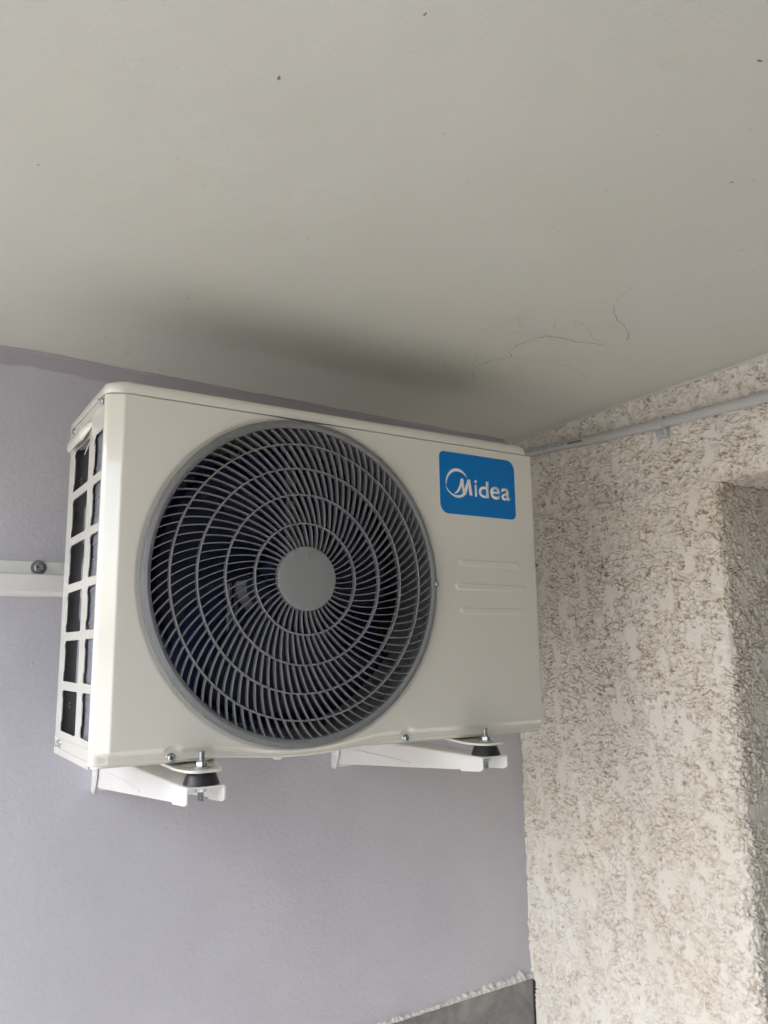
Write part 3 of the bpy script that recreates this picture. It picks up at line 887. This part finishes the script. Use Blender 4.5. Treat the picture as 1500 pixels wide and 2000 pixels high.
big_m = [(0.58157, 0.42104), (0.5872, 0.42119), (0.58879, 0.40342), (0.59624, 0.42111), (0.60197, 0.42116), (0.60587, 0.39374), (0.59967, 0.39419), (0.59752, 0.41087), (0.59524, 0.40186), (0.59251, 0.39566), (0.58838, 0.39158), (0.58302, 0.38882), (0.58412, 0.39473), (0.58521, 0.39623), (0.58365, 0.40878), (0.58153, 0.40479), (0.57826, 0.3998), (0.57425, 0.39612), (0.57045, 0.39445), (0.56609, 0.39369), (0.56994, 0.39636), (0.57388, 0.40054), (0.57728, 0.40613), (0.5796, 0.41223)]
for nm, poly in (('emblem_arc', ring_up), ('emblem_arc', ring_lo), ('letter', big_m)):
    plate(nm, [poly], lambda a, b, d: (a, -0.0018 + d, b), 0.0003, M_WHITE, stk)
def letter(ch, x0, x1, z0, z1):
    cu = bpy.data.curves.new('t', 'FONT')
    cu.body = ch; cu.size = 1; cu.offset = 0.014; cu.fill_mode = 'FRONT' if hasattr(cu, 'fill_mode') else cu.fill_mode
    to = bpy.data.objects.new('t', cu)
    COL.objects.link(to)
    bpy.context.view_layer.update()
    dg = bpy.context.evaluated_depsgraph_get()
    me = bpy.data.meshes.new_from_object(to.evaluated_get(dg))
    bpy.data.objects.remove(to)
    xs_ = [v.co.x for v in me.vertices]; ys_ = [v.co.y for v in me.vertices]
    a0, a1, b0, b1 = min(xs_), max(xs_), min(ys_), max(ys_)
    for v in me.vertices:
        v.co = Vector((x0 + (v.co.x - a0) / (a1 - a0) * (x1 - x0), -0.0018, z0 + (v.co.y - b0) / (b1 - b0) * (z1 - z0)))
    me.materials.clear()
    b = bmesh.new(); b.from_mesh(me)
    r_ = bmesh.ops.extrude_face_region(b, geom=list(b.faces))
    for e in r_['geom']:
        if isinstance(e, bmesh.types.BMVert): e.co.y += 0.0003
    bmesh.ops.recalc_face_normals(b, faces=b.faces)
    b.to_mesh(me); b.free()
    return link('letter', me, M_WHITE, stk)
letter('i', 0.6112, 0.6165, 0.3930, 0.4219)
letter('d', 0.6202, 0.6420, 0.3922, 0.4216)
letter('e', 0.6458, 0.6670, 0.3918, 0.4144)
letter('a', 0.6706, 0.6903, 0.3918, 0.4142)

# ---- feet of the unit: pressed plates reaching forward under the panel
def foot(xc):
    z1 = -0.0085
    out = [(-0.046, 0.085), (-0.030, -0.005), (-0.026, -0.034), (-0.021, -0.044), (-0.014, -0.048), (0.014, -0.048), (0.021, -0.044), (0.026, -0.034), (0.030, -0.005), (0.046, 0.085)]
    f = plate('foot', [out], lambda a, b, d: (xc + a, b, z1 - d + (0.007 * max(0, b + 0.005) / 0.065)), 0.0036, M_CASE, ac)
    bv = f.modifiers.new('edge', 'BEVEL'); bv.width = 0.0014; bv.segments = 2
    return f
BX = (0.1310, 0.5975)
BY = -0.0235
for x in BX: foot(x)
boxm('drain_stub', 0.2500, 0.2620, 0.012, 0.024, -0.0125, -0.0030, M_TIE, ac, 0.003)

# ================================================================== BRACKETS, RAIL, MOUNTS
def bracket(xl, label):
    t = empty('wall_bracket', (xl, YW, -0.09))
    tag(t, label, 'bracket', 'brackets carrying the air conditioner')
    loc = (-xl, -YW, 0.09)
    wd, th, r = 0.0510, 0.0022, 0.0032
    zt_ = -0.0285
    loops = []
    for y in (0.4180, 0.40, 0.30, 0.20, 0.10, 0.045, 0.0085, 0.0075, -0.0400, -0.0455, -0.0475):
        zb = -0.0895 + (-0.0500 + 0.0895) * (0.42 - y) / (0.42 + 0.0455)
        if y > 0.008: zb += 0.0024
        if y > 0.41: zb += 0.004
        if y < -0.045: zb += 0.0025
        L = []
        def arc(cx, cz, rr, a0, a1, n=4):
            return [(cx + rr * math.cos(a0 + (a1 - a0) * i / n), cz + rr * math.sin(a0 + (a1 - a0) * i / n)) for i in range(n + 1)]
        pr = [(0, zb)] + arc(r, zt_ - r, r, PI, PI / 2) + arc(wd - r, zt_ - r, r, PI / 2, 0) + [(wd, zb + 0.001), (wd - th, zb + 0.001)]
        pr += arc(wd - r, zt_ - r, r - th, 0, PI / 2) + arc(r, zt_ - r, r - th, PI / 2, PI) + [(th, zb)]
        loops.append([(xl + a, y, b) for a, b in pr])
    arm = loft('arm', loops, M_BRK, t, loc=loc)
    # pressed bead on the outer cheek
    loft('bead', [[(xl - d, y, z) for y, z in ((0.36, -0.075), (0.16, -0.0605), (0.155, -0.0575), (0.16, -0.0555), (0.36, -0.052))] for d in (-0.001, 0.0012)], M_BRK, arm, loc=(0, 0, 0))
    u = boxm('upright', xl - 0.0025, xl + 0.0440, YW - 0.0050, YW - 0.0005, -0.094, 0.296, M_BRK, t, 0.0008, loc)
    # side lug of the upright, folded forward
    loft('lug', [[(xl - 0.0028 - d, y, z) for y, z in ((YW - 0.0005, -0.094), (YW - 0.0005, 0.28), (YW - 0.0300, 0.27), (YW - 0.0300, -0.070), (YW - 0.014, -0.0965))] for d in (0, 0.0022)], M_BRK, t, loc=loc)
    rv = lathe('rivet', [(0.0002, -0.0028), (0.0030, -0.0022), (0.0042, 0.0)], M_BRK, t, 16, 'x', False, loc=(-0.0050, -0.013, 0.025))
    return t
bracket(0.1040, 'white steel wall bracket arm under the left end of the air conditioner')
bracket(0.5710, 'white steel wall bracket arm under the right end, nearer the stucco wall')

def vib_mount(x, label):
    t = empty('vibration_mount', (x, BY, -0.0285))
    tag(t, label, 'mount', 'mounts between the brackets and the air conditioner')
    lathe('rubber_cone', [(0.0002, 0.0001), (0.0225, 0.0001), (0.0232, 0.0010), (0.0226, 0.0026), (0.0172, 0.0165), (0.0165, 0.0176), (0.0002, 0.0177)], M_RUBBER, t, 40, 'z', False)
    lathe('washer', [(0.0046, 0.0201), (0.0128, 0.0201), (0.0131, 0.0209), (0.0125, 0.0218), (0.0046, 0.0218)], M_ZINC, t, 36, 'z')
    nv = [(0.0040, 0.0219), (0.0072, 0.0219), (0.0078, 0.0226), (0.0078, 0.0276), (0.0070, 0.0284), (0.0040, 0.0284)]
    n1 = lathe('nut', nv, M_ZINC, t, 6, 'z', sharp=20); n1.rotation_euler = (0, 0, 0.25)
    n2 = lathe('nut', [(r, h - 0.0219 - 0.0091) for r, h in nv], M_ZINC, t, 6, 'z', sharp=20); n2.rotation_euler = (0, 0, 0.5)
    lathe('washer', [(0.0046, -0.0024), (0.0110, -0.0024), (0.0112, -0.0019), (0.0046, -0.0016)], M_ZINC, t, 30, 'z')
    for z0, z1 in ((0.0190, 0.0410), (-0.0215, -0.0025)):
        pr = [(0.0003, z0)]
        z = z0
        while z < z1 - 0.0012:
            pr += [(0.0035, z), (0.0042, z + 0.0006)]
            z += 0.0012
        pr += [(0.0035, z1), (0.0003, z1)]
        lathe('threaded_stud', pr, M_ZINC, t, 20, 'z', False, sharp=80)
    return t
vib_mount(BX[0], 'black rubber mount with zinc nut on the left bracket arm')
vib_mount(BX[1], 'black rubber mount with zinc nut on the right bracket arm')

# wall rail behind the unit
ra = empty('bracket_rail', (-0.02, YW, 0.265))
tag(ra, 'white steel rail bolted to the lilac wall, ending behind the air conditioner', 'rail')
prof = [(0.0005, 0.2952), (0.0026, 0.2952), (0.0028, 0.2770), (0.0042, 0.2745), (0.0165, 0.2725), (0.0175, 0.2712), (0.0175, 0.2432), (0.0162, 0.2416), (0.0070, 0.2394), (0.0052, 0.2385), (0.0050, 0.2352), (0.0005, 0.2352)]
loft('rail_profile', [[(x, YW - d, z) for d, z in prof] for x in (-0.62, 0.0990)], M_BRK, ra, loc=(0.02, -YW, -0.265))
wsh = lathe('washer', [(0.004, -0.0030), (0.0125, -0.0030), (0.0129, -0.0038), (0.0123, -0.0046), (0.004, -0.0048)], M_GREYMET, ra, 40, 'y', loc=(0.0135, 0, 0.0200))
hx = lathe('bolt_head', [(0.0002, -0.0046), (0.0074, -0.0046), (0.0082, -0.0056), (0.0082, -0.0096), (0.0072, -0.0106), (0.0050, -0.0108), (0.0046, -0.0100), (0.0002, -0.0098)], M_ZINC, ra, 6, 'y', False, loc=(0.0135, 0, 0.0200), sharp=20)
hx.rotation_euler = (0, 0.3, 0)

# ================================================================== CONDUIT
p0, p1 = Vector((XR - 0.0125, 0.395, 0.6050)), Vector((XR - 0.0125, -1.00, 0.5325))
cd = empty('conduit_pipe', p0)
tag(cd, 'pale grey plastic conduit pipe running along the stucco wall', 'pipe')
n, k = 40, 28
loops = []
for i in range(n):
    t = i / (n - 1)
    c = p0.lerp(p1, t) - p0
    c.x += 0.0012 * math.sin(t * 9); c.z += 0.0009 * math.sin(t * 13 + 1) - 0.004 * math.sin(PI * min(1, t * 1.6))
    loops.append([(c.x + 0.0098 * math.cos(2 * PI * j / k), c.y, c.z + 0.0098 * math.sin(2 * PI * j / k)) for j in range(k)])
loft('pipe_tube', loops, M_PIPE, cd)
def on_pipe(y, a):
    t = (y - p0.y) / (p1.y - p0.y)
    c = p0.lerp(p1, t) - p0
    c.x += 0.0012 * math.sin(t * 9); c.z += 0.0009 * math.sin(t * 13 + 1) - 0.004 * math.sin(PI * min(1, t * 1.6))
    return (c.x - 0.00995 * math.cos(a), c.y, c.z + 0.00995 * math.sin(a))
def ink(y0, y1, a0, a1):
    v = []
    m_ = 5
    for i in range(m_):
        a = a0 + (a1 - a0) * i / (m_ - 1)
        v += [on_pipe(y0, a), on_pipe(y1, a)]
    mo('print_mark', v, [(2 * i, 2 * i + 1, 2 * i + 3, 2 * i + 2) for i in range(m_ - 1)], M_INK, cd)
yy = 0.345
rnd = random.Random(3)
for grp, (ya, yb, n_) in enumerate(((0.345, 0.318, 6), (0.312, 0.292, 5), (0.262, 0.236, 8), (0.231, 0.218, 4))):
    for i in range(n_):
        a = ya + (yb - ya) * i / n_
        ink(a, a + (yb - ya) / n_ * 0.55, -0.13, 0.06)
# the CE mark: two open rings and a middle bar
for yc, bar in ((0.284, False), (0.2745, True)):
    for q in range(7):
        t0, t1 = PI / 2 + PI * q / 7, PI / 2 + PI * (q + 1) / 7
        v = []
        for t in (t0, t1):
            for r in (0.0032, 0.0044):
                v.append(on_pipe(yc - r * math.cos(t), -0.03 + r * 1.15 * math.sin(t) / 0.00995))
        mo('print_mark', v, [(0, 1, 3, 2)], M_INK, cd)
    if bar: ink(yc, yc + 0.0036, -0.07, 0.03)
x = 0.210
while x > 0.168:
    wv = rnd.choice((0.0010, 0.0018, 0.0026))
    ink(x, x - wv, -0.35, 0.18)
    x -= wv + rnd.choice((0.0008, 0.0014))

# clip holding the conduit
yc = -0.036
ctr = Vector(on_pipe(yc, 0)) + p0 + Vector((0.00995, 0, 0))
cl = empty('pipe_clip', ctr)
tag(cl, 'small pale grey clip holding the conduit to the stucco', 'clip')
out_a = [(0.0122 * math.cos(t), 0.0122 * math.sin(t)) for t in np.linspace(R(70), R(290), 22)]
in_a = [(0.0099 * math.cos(t), 0.0099 * math.sin(t)) for t in np.linspace(R(290), R(70), 22)]
loft('band', [[(a, y, b) for a, b in out_a + in_a] for y in (-0.0125, 0.0125)], M_PIPE, cl)
loft('tab', [[(a, y, b) for a, b in ((0.0126, -0.0095), (0.0040, -0.0100), (0.0010, -0.0130), (0.0040, -0.0285), (0.0126, -0.0300))] for y in (-0.0135, 0.0125)], M_PIPE, cl)
lathe('boss', [(0.0002, 0.0015), (0.0045, 0.0018), (0.0055, 0.0045), (0.0058, 0.0075)], M_PIPE, cl, 18, 'x', False, loc=(-0.0035, -0.002, -0.0185))
# old screw plug left in the stucco
pl = lathe('wall_plug', [(0.0012, -0.0020), (0.0040, -0.0022), (0.0046, -0.0005), (0.0046, 0.004), (0.0012, 0.004)], M_GREYMET, None, 18, 'x', loc=(XR + 0.0005, 0.1469, 0.3085))
tag(pl, 'small empty wall plug left in the stucco', 'wall plug')
